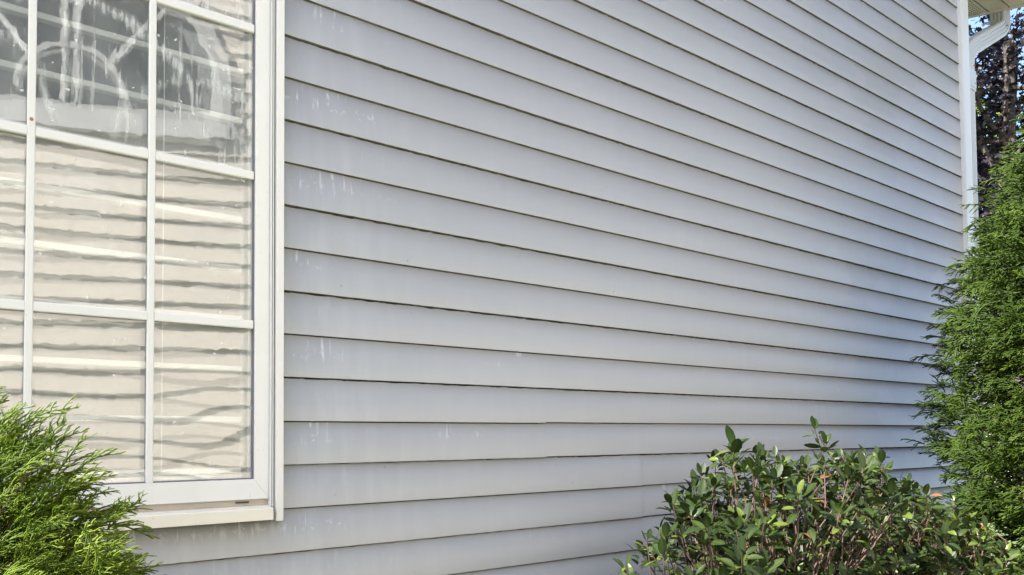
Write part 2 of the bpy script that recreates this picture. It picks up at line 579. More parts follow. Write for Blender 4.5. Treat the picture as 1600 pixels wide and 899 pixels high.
def sweep_pipe(path, mat, name, parent, sc=1.0):
    prof = corr(HX * sc, HY * sc)
    V, Fc = [], []
    n = len(prof)
    for i_, (p, dirn) in enumerate(path):
        d = Vector(dirn).normalized()
        yv = Vector((0, 1, 0))
        xv = yv.cross(d).normalized()
        for q in prof:
            V.append(Vector(p) + xv * q.x + yv * q.y)
    for i_ in range(len(path) - 1):
        for j_ in range(n):
            a = i_ * n + j_
            b = i_ * n + (j_ + 1) % n
            Fc.append((a, b, b + n, a + n))
    return mesh_obj(name, V, Fc, mat, parent)
sweep_pipe([((DX, DY, z_), (0, 0, 1)) for z_ in (0.25, 3.40)], M['pipe'], 'pipe', ds)
def bend(p0, d0, p1, d1, n=6):
    out = []
    p0, p1, d0, d1 = map(Vector, (p0, p1, d0, d1))
    L = (p1 - p0).length * 0.45
    for i_ in range(n + 1):
        t = i_ / n
        a, b, c_, d_ = p0, p0 + d0.normalized() * L, p1 - d1.normalized() * L, p1
        p = a * (1 - t) ** 3 + b * 3 * t * (1 - t) ** 2 + c_ * 3 * t * t * (1 - t) + d_ * t ** 3
        dd = (b - a) * 3 * (1 - t) ** 2 + (c_ - b) * 6 * t * (1 - t) + (d_ - c_) * 3 * t * t
        out.append((tuple(p), tuple(dd)))
    return out
sl = Vector((0.43, 0, 0.25)).normalized()
path = [((DX, DY, 3.395), (0, 0, 1)), ((DX, DY, 3.49), (0, 0, 1))]
path += bend((DX, DY, 3.52), (0, 0, 1), (DX + 0.11, DY, 3.678), tuple(sl), 9)
path += bend((DX + 0.42, DY, 3.858), tuple(sl), (DX + 0.52, DY, 3.975), (0, 0, 1), 8)
path += [((DX + 0.52, DY, 4.04), (0, 0, 1))]
sweep_pipe(path, M['pipe'], 'elbow', ds, 1.03)
mb = MB()
for z0, z1 in ((3.388, 3.405), (3.405, 3.50)):
    e = 0.0025 if z0 < 3.4 else 0.0040
    mb.box(DX - HX - e, DX + HX + e, DY - HY - e, DY + HY + e, z0, z1)
mb.build('strap', M['pipe'], ds, bevel=0.001)
for (sxx, syy, szz) in ((DX + 0.028, DY - HY - 0.006, 3.43), (DX + 0.028, DY - HY - 0.006, 3.53), (DX + 0.50, DY - HY - 0.006, 3.91)):
    mb = MB(); mb.prism([(sxx + 0.004 * math.cos(a), szz + 0.004 * math.sin(a)) for a in np.linspace(0, 2 * math.pi, 9)[:-1]], syy, syy + 0.006, 1)
    mb.build('screw', M['rust'], ds)

# ------------------------------------------------------------------ the window
win = empty('window', (0, 0, 0), None, None, None, house)
GX0, GX1, GZ0, GZ1 = -0.339, 0.5275, 1.411, 2.796
# casing strips
for (x0, x1, nm) in ((0.5695, 0.5865, 'casing'), (-0.3985, -0.3815, 'casing')):
    mb = MB(); mb.box(x0, x1, -0.028, 0.011, 1.315, 2.86); mb.build(nm, M['white'], win, bevel=0.0012)
mb = MB(); mb.box(-0.3985, 0.5865, -0.028, 0.011, 2.8605, 2.885); mb.build('casing', M['white'], win, bevel=0.0012)
# frame with stepped grooves between casing and sash
for sgn, xo in ((1, 0.5690), (-1, -0.3810)):
    mb = MB()
    def fx(a): return xo - sgn * a
    a_ = [0.0, 0.0042, 0.0060, 0.0085]
    for (a0, a1, yf) in ((0.0, 0.0030, -0.008), (0.0030, 0.0048, -0.018), (0.0048, 0.0066, -0.009), (0.0066, 0.0088, -0.0155)):
        x0, x1 = sorted((fx(a0), fx(a1)))
        mb.box(x0, x1, yf, 0.06, 1.347, 2.858)
    mb.build('frame', M['white'], win)
mb = MB(); mb.box(-0.38, 0.568, -0.010, 0.06, 2.832, 2.858); mb.build('frame', M['white'], win)
# sash: mitred stiles and rails
def sash_member(pts_outer, name):
    (ax, az), (bx, bz), (cx_, cz), (dx, dz) = pts_outer
    V = []
    for (x_, z_, yf) in ((ax, az, -0.006), (bx, bz, -0.006), (cx_, cz, -0.0045), (dx, dz, -0.0045)):
        V.append((x_, yf, z_))
    for (x_, z_) in ((ax, az), (bx, bz), (cx_, cz), (dx, dz)):
        V.append((x_, 0.045, z_))
    o = mesh_obj(name, V, [(0, 1, 2, 3), (4, 7, 6, 5), (0, 4, 5, 1), (1, 5, 6, 2), (2, 6, 7, 3), (3, 7, 4, 0)], M['white'], win)
    md = o.modifiers.new('bevel', 'BEVEL'); md.width = 0.0011; md.segments = 2
    return o
SX0, SX1, SZ0, SZ1 = -0.3720, 0.5598, 1.3655, 2.831
sash_member([(SX1, SZ0), (SX1, SZ1), (GX1, GZ1), (GX1, GZ0)], 'sash_stile')
sash_member([(SX0, SZ1), (SX0, SZ0), (GX0, GZ0), (GX0, GZ1)], 'sash_stile')
sash_member([(SX0, SZ0), (SX1, SZ0), (GX1, GZ0), (GX0, GZ0)], 'sash_rail')
sash_member([(SX1, SZ1), (SX0, SZ1), (GX0, GZ1), (GX1, GZ1)], 'sash_rail')
mb = MB()
gk = 0.0026
mb.box(GX1 - gk, GX1 - 0.0001, 0.002, 0.012, GZ0, GZ1)
mb.box(GX0 + 0.0001, GX0 + gk, 0.002, 0.012, GZ0, GZ1)
mb.box(GX0 + gk, GX1 - gk, 0.002, 0.012, GZ0 + 0.0001, GZ0 + gk)
mb.box(GX0 + gk, GX1 - gk, 0.002, 0.012, GZ1 - gk, GZ1 - 0.0001)
mb.build('gasket', M['gasket'], win)
# sill with track, lips and nosing
mb = MB()
mb.box(-0.378, 0.5602, 0.0045, 0.06, 1.346, 1.3650)
mb.build('track', M['track'], win)
mb = MB()
mb.prism([(-0.0400, 1.320), (-0.0400, 1.3455), (-0.0370, 1.3475), (-0.0290, 1.3475), (-0.0285, 1.3450), (-0.0235, 1.3450), (-0.0230, 1.3490), (-0.0170, 1.3490), (-0.0165, 1.3455), (-0.0080, 1.3455), (-0.0075, 1.3500), (0.0035, 1.3510), (0.0035, 1.320)], -0.3690, 0.5592, 0)
mb.build('sill', M['cream'], win, bevel=0.0006)
mb = MB(); mb.box(0.488, 0.517, 0.0005, 0.004, 1.3575, 1.3605); mb.build('weep_slot', M['dark_hole'], win)

# grille bars on the outside of the glass
mv = []
for xc in (-0.122, 0.0942, 0.3105):
    mb = MB(); mb.prism([(xc - 0.0070, 0.0075), (xc - 0.0070, 0.0000), (xc - 0.0052, -0.0018), (xc + 0.0052, -0.0018), (xc + 0.0070, 0.0000), (xc + 0.0070, 0.0075)], GZ0 + 0.0005, GZ1 - 0.0005, 2)
    mb.build('muntin', M['white'], win)
for zc in (1.7640, 2.1090, 2.4530):
    cuts = [GX0, -0.122, 0.0942, 0.3105, GX1]
    for a in range(4):
        x0 = cuts[a] + (0.0071 if a else 0.0005)
        x1 = cuts[a + 1] - (0.0071 if a < 3 else 0.003)
        mb = MB(); mb.prism([(0.0075, zc - 0.0095), (0.0004, zc - 0.0095), (-0.0010, zc - 0.0075), (-0.0010, zc + 0.0075), (0.0004, zc + 0.0095), (0.0075, zc + 0.0095)], x0, x1, 0)
        mb.build('muntin', M['white'], win)
mb = MB()
mb.prism([(0.0942 + 0.0034 * math.cos(a), 2.131 + 0.0034 * math.sin(a)) for a in np.linspace(0, 2 * math.pi, 13)[:-1]], -0.0032, -0.0015, 1)
o = mb.build('screw', M['rust'], win)

# the two panes of the sealed unit, each slightly wavy
def pane(y0, th, seed, amp, mat, tilt=0.0):
    r = np.random.RandomState(seed)
    nx, nz = 70, 110
    xs = np.linspace(GX0 - 0.004, GX1 + 0.004, nx)
    zs = np.linspace(GZ0 - 0.004, GZ1 + 0.004, nz)
    Xg, Zg = np.meshgrid(xs, zs, indexing='ij')
    D = np.zeros_like(Xg)
    for _ in range(16):
        kx = r.uniform(1.0, 9.0) * r.choice([-1, 1]); kz = r.uniform(2.0, 16.0)
        D += np.sin(kx * Xg + kz * Zg + r.uniform(0, 6.28)) / (3 + math.hypot(kx, kz)) ** 1.35
    # stronger strain toward the lower right corner of the unit
    rr = np.exp(-(((Xg - 0.50) / 0.20) ** 2 + ((Zg - 1.45) / 0.18) ** 2))
    D += rr * 0.22 * np.sin(19 * Zg + 11 * Xg + seed)
    # pillow shape of a sealed unit
    u = (Xg - (GX0 + GX1) / 2) / ((GX1 - GX0) / 2); v = (Zg - (GZ0 + GZ1) / 2) / ((GZ1 - GZ0) / 2)
    D = D * amp + (1 - u * u) * (1 - v * v) * 0.00012 * (1 if seed % 2 else -1)
    D = D + tilt * (Zg - 2.1)      # the two lites are never quite parallel
    D = D - D.min()
    a = np.stack([Xg, y0 + D, Zg], -1).reshape(-1, 3)
    b = np.stack([Xg, y0 + th + D, Zg], -1).reshape(-1, 3)
    idx = np.arange(nx * nz).reshape(nx, nz)
    q = np.stack([idx[:-1, :-1], idx[1:, :-1], idx[1:, 1:], idx[:-1, 1:]], -1).reshape(-1, 4)
    V = np.concatenate([a, b]); Fc = np.concatenate([q, q[:, ::-1] + nx * nz])
    o = mesh_obj('glass_pane', V, Fc, mat, win, smooth=True)
    return o
AMP = 0.0032
pane(0.0085, 0.003, 5, AMP, M['glass_outer'])
pane(0.0340, 0.003, 8, AMP, M['glass_inner'], 0.0042)

# room behind the window
rb = MB()
rb.box(-2.6, 3.6, 3.9, 4.0, 0.45, 3.2)
rb.box(-2.7, -2.6, 0.11, 4.0, 0.45, 3.2)
rb.box(3.6, 3.7, 0.11, 4.0, 0.45, 3.2)
rb.box(-2.7, 3.7, 0.11, 4.0, 3.2, 3.3)
rb.box(-2.7, 3.7, 0.11, 4.0, 0.35, 0.45)
ro = rb.build('room', M['room'])
ro['kind'] = 'structure'
# inner jamb and stool around the glass
mb = MB()
mb.box(0.5285, 0.5600, 0.046, 0.112, 1.37, 2.84)
mb.box(-0.372, -0.3395, 0.046, 0.112, 1.37, 2.84)
mb.box(-0.3395, 0.5285, 0.046, 0.112, 1.37, 1.409)
mb.box(-0.3395, 0.5285, 0.046, 0.112, 2.80, 2.84)
mb.box(0.5235, 0.5280, 0.036, 0.060, 1.411, 2.79)
mb.build('inner_jamb', M['white'], win)

bl = empty('window_blind', (0.094, 0.072, 2.79), 'white blind of widely spaced thin slats hanging inside behind the gridded window glass', 'blind')
def world_child(o, par):
    o.parent = par
    o.matrix_parent_inverse = Matrix.Translation(par.location).inverted()
slat = MB()
slat.prism([(-0.010, -0.0065), (-0.0115, -0.004), (-0.0115, 0.004), (-0.010, 0.0065), (0.010, 0.0075), (0.011, 0.0), (0.010, -0.0055)], -0.330, 0.517, 0)
s0 = None
for i in range(12):
    z_ = 1.430 + 0.118 * i
    if z_ > 2.78: break
    if s0 is None:
        s0 = slat.build('slat', M['blind']); o = s0; world_child(o, bl)
    else:
        o = s0.copy(); COL.objects.link(o)
    o.location = (0, 0.072, z_)
mb = MB(); mb.box(-0.331, 0.518, 0.060, 0.085, 1.4095, 1.4215); o = mb.build('bottom_rail', M['blind']); world_child(o, bl)
mb = MB(); mb.box(-0.331, 0.518, 0.058, 0.090, 2.765, 2.790); o = mb.build('head_rail', M['blind']); world_child(o, bl)
for xc in (-0.18, 0.345):
    mb = MB(); mb.box(xc - 0.0008, xc + 0.0008, 0.0580, 0.0598, 1.42, 2.77); o = mb.build('cord', M['blind']); world_child(o, bl)

# ------------------------------------------------------------------ house opposite (seen in the reflection)
OY = -4.30
opp = empty('opposite_house', (0, OY, 0), 'sunlit beige sided house mirrored in the window glass with an arched upper window', 'house')
def oc(o):
    world_child(o, opp); return o
pitch_o = 0.155
mb = MB()
mb.prism([(OY, 0.0), (OY, pitch_o + 0.01), (OY + 0.006, pitch_o), (OY + 0.024, 0.006), (OY + 0.021, 0.0)], -3.2, 5.6, 0)
p0 = None
for i in range(32):
    z_ = 0.45 + i * pitch_o
    if p0 is None:
        p0 = oc(mb.build('siding_panel', M['beige_siding'])); o = p0
    else:
        o = p0.copy(); COL.objects.link(o)
    o.location = (0, 0, z_)
mb = MB(); mb.box(-3.2, 5.6, OY - 4.0, OY - 0.01, 0.0, 5.6); oc(mb.build('wall', M['beige_siding']))
mb = MB(); mb.box(-3.2, 5.6, OY - 0.01, OY + 0.012, 0.0, 0.45); oc(mb.build('foundation', M['concrete']))
mb = MB(); mb.prism([(OY + 0.05, 5.45), (OY + 0.05, 5.6), (OY - 2.2, 6.9), (OY - 4.4, 5.6), (OY - 4.4, 5.45)], -3.5, 5.9, 0); oc(mb.build('roof', M['roof']))
# arched window
AX, AZ, AR = 0.60, 4.00, 0.86
arc = [(AX + AR * math.cos(t), AZ + AR * math.sin(t)) for t in np.linspace(0, math.pi, 25)]
prof = arc + [(AX - AR, 3.83), (AX + AR, 3.83)]
mb = MB(); mb.prism(prof, OY + 0.026, OY + 0.034, 1); oc(mb.build('glass_pane', M['far_glass']))
def ring(cx_, cz_, r0, r1, a0, a1, y0, y1, n=28):
    q = MB()
    for i_ in range(n):
        t0 = a0 + (a1 - a0) * i_ / n; t1 = a0 + (a1 - a0) * (i_ + 1) / n
        P_ = lambda r_, t_: (cx_ + r_ * math.cos(t_), cz_ + r_ * math.sin(t_))
        q.prism([P_(r0, t0), P_(r1, t0), P_(r1, t1), P_(r0, t1)], y0, y1, 1)
    return q
q = ring(AX, AZ, AR, AR + 0.13, 0, math.pi, OY, OY + 0.06)
q.box(AX + AR, AX + AR + 0.13, OY, OY + 0.06, 3.66, AZ)
q.box(AX - AR - 0.13, AX - AR, OY, OY + 0.06, 3.66, AZ)
oc(q.build('window_frame', M['white']))
mb = MB(); mb.box(AX - AR - 0.16, AX + AR + 0.16, OY, OY + 0.055, 3.66, 3.83); oc(mb.build('window_sill', M['white']))
oc(ring(AX, AZ - 0.1, 0.30, 0.335, 0, math.pi, OY + 0.035, OY + 0.05).build('muntin', M['white']))
mb = MB(); mb.box(AX - 0.05, AX - 0.02, OY + 0.034, OY + 0.06, 3.83, AZ + AR); mb.box(AX + 0.03, AX + 0.06, OY + 0.034, OY + 0.06, 3.83, AZ + AR); oc(mb.build('mullion', M['white']))
for t in (R(45), R(135)):
    a = Vector((AX + 0.33 * math.cos(t), 0, AZ - 0.1 + 0.33 * math.sin(t))); b = Vector((AX + AR * math.cos(t), 0, AZ + AR * math.sin(t)))
    nv = Vector((-(b - a).z, 0, (b - a).x)).normalized() * 0.016
    mb = MB(); mb.prism([((a + nv).x, (a + nv).z), ((a - nv).x, (a - nv).z), ((b - nv).x, (b - nv).z), ((b + nv).x, (b + nv).z)], OY + 0.0345, OY + 0.05, 1)
    oc(mb.build('muntin', M['white']))

opp.rotation_euler.z = R(19.3)

# ------------------------------------------------------------------ plants: geometry templates
def frame_of(d, up):
    d = d / np.linalg.norm(d)
    s = np.cross(up, d)
    if np.linalg.norm(s) < 1e-4:
        s = np.cross(np.array([0.3, 0.9, 0.1]), d)
    s /= np.linalg.norm(s)
    return d, s, np.cross(d, s)

def tube_np(pts, rad, sides=3):
    pts = np.asarray(pts, float)
    n = len(pts)
    T = np.gradient(pts, axis=0)
    T /= np.linalg.norm(T, axis=1)[:, None] + 1e-9
    ref = np.array([0.12, 0.2, 0.97])
    S = np.cross(T, ref); S /= np.linalg.norm(S, axis=1)[:, None] + 1e-9
    W = np.cross(T, S)
    an = np.arange(sides) * 2 * np.pi / sides
    V = (pts[:, None, :] + rad[:, None, None] * (np.cos(an)[None, :, None] * S[:, None, :] + np.sin(an)[None, :, None] * W[:, None, :])).reshape(-1, 3)
    idx = np.arange(n * sides).reshape(n, sides)
    nx = np.roll(idx, -1, axis=1)
    Fc = np.stack([idx[:-1], nx[:-1], nx[1:], idx[1:]], -1).reshape(-1, 4)
    return V, Fc

def spray(seed, L=0.12, rad=0.0011, nside=9, droop=0.25, sub=2, flick=0.35, spread=0.55, segs=(6, 4, 2)):
    """a curling conifer spray growing along +X, fan in XY, nodding to -Z"""
    r = np.random.RandomState(seed)
    Vs, Fs, Ts = [], [], []
    off = 0
    def add(pts, r0, r1, t0, t1, sides=3):
        nonlocal off
        n = len(pts)
        V, Fc = tube_np(pts, np.linspace(r0, r1, n), sides)
        Vs.append(V); Fs.append(Fc + off); Ts.append(np.repeat(np.linspace(t0, t1, n), sides)); off += len(V)
    def curve(p, d, ln, n, bend, lift, side=0.0):
        p = np.array(p, float); d = np.array(d, float); d /= np.linalg.norm(d)
        out = [p.copy()]
        for q in range(n):
            t = (q + 0.5) / n
            d = d + np.array([bend, side, lift * (0.3 + 1.4 * t)]) / n + r.normal(0, 0.09, 3)
            d /= np.linalg.norm(d)
            p = p + d * ln / n
            out.append(p.copy())
        return np.array(out)
    ns = segs[0]
    sp = curve((0, 0, 0), (1, r.normal(0, .15), 0.35), L, ns, 0.1, -droop, r.normal(0, 0.35))
    add(sp, rad * 1.4, rad * 0.7, 0.05, 0.8)
    sgn = 1 if r.rand() < 0.5 else -1
    for i in range(nside):
        t = 0.12 + 0.84 * i / nside + r.uniform(-.03, .03)
        f = t * ns; a = min(int(f), ns - 1); p = sp[a] * (1 - f + a) + sp[a + 1] * (f - a)
        ln = L * spread * (1 - t * 0.55) * r.uniform(0.55, 1.25)
        ang = r.uniform(0.65, 1.25)
        d = (math.cos(ang), sgn * math.sin(ang), r.normal(0.15, .25))
        tw = curve(p, d, ln, segs[1], flick, -droop * r.uniform(0.3, 1.5), -sgn * 0.35)
        add(tw, rad * 1.05, rad * 0.55, 0.25, 1.0)
        for j in range(sub):
            q = tw[1 + (j * (segs[1] - 2)) // max(1, sub - 1)] if sub > 1 else tw[1]
            dd = (math.cos(0.5), (1 if j % 2 else -1) * r.uniform(0.5, 1.1), r.normal(0.1, .3))
            t3 = curve(q, dd, ln * r.uniform(0.35, 0.6), segs[2], flick, -droop)
            add(t3, rad * 0.9, rad * 0.5, 0.5, 1.0)
        sgn = -sgn
    return np.concatenate(Vs), np.concatenate(Fs), np.concatenate(Ts)

def orient(d, roll, up=(0, 0, 1)):
    d, s, n = frame_of(np.asarray(d, float), np.asarray(up, float))
    c, s_ = math.cos(roll), math.sin(roll)
    y = s * c + n * s_
    z = -s * s_ + n * c
    return np.stack([d, y, z], 1)      # columns

def merge(templates, inst, tone_rand=0.4, seed=0):
    r = np.random.RandomState(seed)
    Vs, Fs, Ts, off = [], [], [], 0
    for (ti, Rm, loc, sc) in inst:
        V, Fc, T = templates[ti]
        Vs.append((V * sc) @ Rm.T + loc); Fs.append(Fc + off)
        Ts.append(np.clip(T + r.uniform(-tone_rand, tone_rand) * 0.5, 0, 1)); off += len(V)
    return np.concatenate(Vs), np.concatenate(Fs), np.concatenate(Ts)

CAM = np.array([0, -1.7066, 1.5])
def place_plant(root, part_name, templates, inst, mat, limit=300, seed=0, smooth=False, stuff_name='foliage'):
    """nearest `limit` pieces become objects sharing mesh data, the rest is one mesh"""
    rl = np.array(root.location)
    inst = sorted(inst, key=lambda t: np.linalg.norm(t[2] - CAM) / t[3])
    mats = mat if isinstance(mat, (list, tuple)) else [mat] * len(templates)
    protos_ = {}
    for (ti, Rm, loc, sc) in inst[:limit]:
        if ti not in protos_:
            V, Fc, T = templates[ti]
            o = mesh_obj(part_name, V, Fc, mats[ti], root, smooth=smooth, tone=T)
            protos_[ti] = o
        else:
            o = protos_[ti].copy(); COL.objects.link(o)
        mt = Matrix([[*(Rm[i] * sc), (loc - rl)[i]] for i in range(3)] + [[0, 0, 0, 1]])
        o.matrix_local = mt
    rest = inst[limit:]
    if not rest:
        return
    for mm in {id(x): x for x in mats}.values():
        sub = [t for t in rest if mats[t[0]] is mm]
        if sub:
            V, Fc, T = merge(templates, sub, seed=seed)
            mesh_obj(stuff_name, V - rl, Fc, mm, root, smooth=smooth, tone=T, kind='stuff')

def branch_mesh(segs, sides=5):
    Vs, Fs, off = [], [], 0
    for pts, r0, r1 in segs:
        V, Fc = tube_np(pts, np.linspace(r0, r1, len(pts)), sides)
        Vs.append(V); Fs.append(Fc + off); off += len(V)
    return np.concatenate(Vs), np.concatenate(Fs)

def wander(a, b, n, amp, r):
    a, b = np.asarray(a, float), np.asarray(b, float)
    t = np.linspace(0, 1, n)[:, None]
    P_ = a * (1 - t) + b * t
    nz_ = r.normal(0, amp, (n, 3)); nz_[0] = 0; nz_[-1] = 0
    return P_ + nz_

# ------------------------------------------------------------------ left shrub, thread-leaf cypress close to the camera
M['cypress'] = foliage_material("bright_cypress_foliage", [(0.0, (0.032, 0.062, 0.008)), (0.3, (0.080, 0.140, 0.010)), (0.65, (0.145, 0.215, 0.015)), (1.0, (0.225, 0.285, 0.036))], 0.55, 0.35, 0.25)
M['bark'] = simple("brown_bark", (0.10, 0.065, 0.045), 0.85, 0.3, 60, bump=0.4)
r = np.random.RandomState(3)
ls = empty('cypress_shrub', (-0.12, -0.55, 0), 'bright yellow green thread leaf shrub at the lower left below the gridded window', 'shrub')
T1 = [spray(100 + i, L=0.085, rad=0.0012, nside=10, droop=0.85, sub=2, flick=0.9, spread=0.50, segs=(5, 3, 2)) for i in range(12)]
inst, segs = [], []
c0 = np.array([-0.15, -0.52, 1.08])
ax = np.array([0.39, 0.34, 0.545])
segs.append((wander((-0.12, -0.55, -0.02), (-0.12, -0.55, 1.25), 8, 0.01, r), 0.022, 0.008))
for i in range(10500):
    d = r.normal(0, 1, 3)
    d /= np.linalg.norm(d)
    if d[2] < -0.5 or d[0] < 0.0 or d[1] > 0.65: continue
    lump = 1 + 0.10 * math.sin(5 * d[0] + 3 * d[2] + 1) + 0.08 * math.sin(9 * d[2] - 7 * d[1])
    rad_ = r.uniform(0.5, 0.98) ** 0.6 * lump
    p = c0 + ax * d * rad_
    out = d * np.array([1, 1, 0.6]) + np.array([0, 0, 0.25]) + r.normal(0, 0.28, 3)
    inst.append((r.randint(12), orient(out, r.normal(0, 0.7)), p - 0.05 * out / np.linalg.norm(out), r.uniform(0.55, 0.95)))
    if i % 24 == 0:
        segs.append((wander(c0 + np.array([0, 0, -0.25 + 0.3 * r.rand()]), p, 5, 0.012, r), 0.006, 0.002))
# skirt lower down
for i in range(650):
    a_ = r.uniform(0, 2 * math.pi)
    zz = r.uniform(0.35, 1.05)
    d = np.array([math.cos(a_), math.sin(a_), 0])
    p = np.array([-0.13, -0.55, zz]) + d * r.uniform(0.2, 0.31)
    out = d + np.array([0, 0, 0.15]) + r.normal(0, 0.25, 3)
    inst.append((r.randint(12), orient(out, r.normal(0, 0.7)), p, r.uniform(0.8, 1.2)))
# long whips that break the outline
for (px, pz, ax_, az_) in ((0.10, 1.30, 1.0, 0.15), (0.13, 1.26, 1.0, -0.05), (0.02, 1.42, 0.9, 0.45), (-0.05, 1.48, 0.7, 0.75), (0.11, 1.38, 0.95, 0.2), (0.12, 1.20, 1, 0.0)):
    for q_ in range(2):
        inst.append((r.randint(12), orient((ax_, r.uniform(-.4, .2), az_ + r.normal(0, .1)), r.normal(0, 0.4)), np.array([px, -0.55 + r.uniform(-.05, .05), pz]), 1.25))
inst = [t for t in inst if math.degrees(math.atan2(t[2][0], t[2][1] + 1.7066)) > -1.0 and t[2][2] > 1.12 or r.rand() < 0.28]
print('shrub sprays', len(inst))
V, Fc = branch_mesh(segs)
mesh_obj('stem', V - np.array(ls.location), Fc, M['bark'], ls)
place_plant(ls, 'spray', T1, inst, M['cypress'], 300, 1)

# ------------------------------------------------------------------ right conifer by the corner
M['conifer'] = foliage_material("green_cypress_foliage", [(0.0, (0.009, 0.018, 0.005)), (0.35, (0.025, 0.050, 0.007)), (0.7, (0.054, 0.096, 0.009)), (1.0, (0.100, 0.145, 0.015))], 0.55, 0.3, 0.25)
r = np.random.RandomState(11)
CXc, CYc = 3.55, -0.90
rc = empty('cypress_tree', (CXc, CYc, 0), 'tall dense green cypress growing at the corner of the house in front of the downspout', 'tree')
T2 = [spray(300 + i, L=0.088, rad=0.0022, nside=7, droop=0.9, sub=1, flick=0.9, spread=0.58, segs=(4, 3, 1)) for i in range(12)]
ztab = [0, .6, 1.14, 1.32, 1.47, 1.71, 1.87, 2.05, 2.28, 2.5, 2.87, 3.3, 3.8]
rtab = [.62, .68, .69, .73, .75, .72, .78, .71, .61, .50, .30, .12, .03]
inst, segs = [], []
segs.append((wander((CXc, CYc, -0.02), (CXc, CYc, 3.7), 14, 0.012, r), 0.06, 0.008))
nb = 0
for z_ in np.arange(0.25, 3.70, 0.055):
    nbr = 24 if z_ < 2.6 else 15
    for b_ in range(nbr):
        a_ = r.uniform(0, 2 * math.pi)
        if math.cos(a_) > 0.3 and r.rand() < 0.5: continue
        zz = z_ + r.uniform(-0.03, 0.03)
        rr_ = np.interp(zz, ztab, rtab) * r.uniform(0.80, 1.02) * (1 + 0.06 * math.sin(3 * a_ + zz * 5))
        d = np.array([math.cos(a_), math.sin(a_), 0])
        if CYc + d[1] * rr_ > -0.04:      # keep off the wall
            rr_ = min(rr_, (-0.07 - CYc) / max(d[1], 1e-3))
        tip = np.array([CXc, CYc, zz]) + d * rr_
        base = np.array([CXc, CYc, zz - 0.25 * rr_ - 0.05])
        segs.append((wander(base, base * 0.25 + tip * 0.75, 5, 0.012, r), 0.005, 0.0012))
        nsp = int(11 + rr_ * 18)
        for s_ in range(nsp):
            t = 1 - (s_ / nsp) ** 1.3 * 0.45
            p = base * (1 - t) + tip * t + r.normal(0, 0.03, 3)
            out = d * 1.0 + r.normal(0, 0.38, 3) + np.array([0, 0, 0.10])
            if p[1] > -0.05: continue
            inst.append((r.randint(12), orient(out, r.normal(0, 0.6)), p - 0.07 * d, r.uniform(0.75, 1.15)))
V, Fc = branch_mesh(segs, 4)
mesh_obj('trunk', V - np.array(rc.location), Fc, M['bark'], rc)
print('conifer sprays', len(inst))
# the far side cannot be told apart: thin it
def edge_angle(p):      # bearing from the viewer, degrees from the wall's normal
    return math.degrees(math.atan2(p[0] - CAM[0], p[1] - CAM[1]))
inst = [t for t in inst if (edge_angle(t[2]) < 72.5 and t[2][0] < CXc + 0.10 and t[2][2] > 0.75) or r.rand() < 0.46]
print('conifer kept', len(inst))
place_plant(rc, 'spray', T2, inst, M['conifer'], 300, 2)

# ------------------------------------------------------------------ rhododendron in front of the wall
def leaf_tpl(L, W, fold, curl, tone0, seed):
    r_ = np.random.RandomState(seed)
    st = [0.0, 0.10, 0.28, 0.5, 0.72, 0.9, 1.0]
    wd = [0.05, 0.10, 0.72, 1.0, 0.90, 0.50, 0.03]
    V, T = [], []
    for i_, (s_, w_) in enumerate(zip(st, wd)):
        x_ = s_ * L
        zc = -curl * L * s_ * s_
        hw = w_ * W / 2
        for k_, q_ in enumerate((-1, -0.5, 0, 0.5, 1)):
            V.append((x_, q_ * hw, zc + abs(q_) * hw * fold - (abs(q_) == 1) * hw * 0.18))
            T.append(tone0 + (0.35 if k_ == 2 and s_ > 0.05 else 0) + r_.uniform(-.03, .03))
    n = 5
    Fc = []
    for i_ in range(len(st) - 1):
        for k_ in range(n - 1):
            a = i_ * n + k_
            Fc.append((a, a + n, a + n + 1, a + 1))
    return np.array(V), np.array(Fc), np.array(T)
M['rhodo'] = foliage_material("rhododendron_leaf", [(0.0, (0.010, 0.020, 0.007)), (0.4, (0.021, 0.037, 0.008)), (0.7, (0.040, 0.057, 0.010)), (1.0, (0.074, 0.086, 0.019))], 0.42, 0.2, 0.3, 0.3)
M['rhodo_light'] = foliage_material("rhododendron_young_leaf", [(0.0, (0.045, 0.075, 0.012)), (0.5, (0.080, 0.105, 0.016)), (1.0, (0.14, 0.14, 0.03))], 0.4, 0.2, 0.5, 0.4)
M['rhodo_old'] = foliage_material("rhododendron_autumn_leaf", [(0.0, (0.10, 0.035, 0.02)), (0.5, (0.17, 0.075, 0.028)), (1.0, (0.24, 0.15, 0.035))], 0.5, 0.2, 0.4, 0.5)
M['stem_red'] = simple("reddish_brown_stem", (0.070, 0.042, 0.032), 0.7, 0.35, 50)
LT = [leaf_tpl(0.052, 0.0225, 0.35, 0.12, 0.15, 1), leaf_tpl(0.047, 0.0210, 0.5, 0.25, 0.25, 2), leaf_tpl(0.056, 0.0235, 0.25, 0.05, 0.2, 3), leaf_tpl(0.042, 0.0200, 0.6, 0.35, 0.3, 4), leaf_tpl(0.050, 0.0225, 0.4, -0.1, 0.2, 5),
      leaf_tpl(0.045, 0.0205, 0.4, 0.2, 0.3, 6), leaf_tpl(0.040, 0.017, 0.5, 0.3, 0.4, 7),
      leaf_tpl(0.040, 0.016, 0.6, 0.5, 0.3, 8), leaf_tpl(0.033, 0.014, 0.7, 0.7, 0.3, 9)]
LM = [M['rhodo']] * 5 + [M['rhodo_light']] * 2 + [M['rhodo_old']] * 2
r = np.random.RandomState(23)
rh = empty('rhododendron_bush', (2.1, -0.55, 0), 'rhododendron with leathery leaves and reddish stems low against the grey wall', 'shrub')
xt = [1.10, 1.20, 1.22, 1.29, 1.35, 1.45, 1.51, 1.59, 1.68, 1.78, 1.89, 1.99, 2.24, 2.39, 2.47, 2.75, 2.90, 3.10, 3.22]
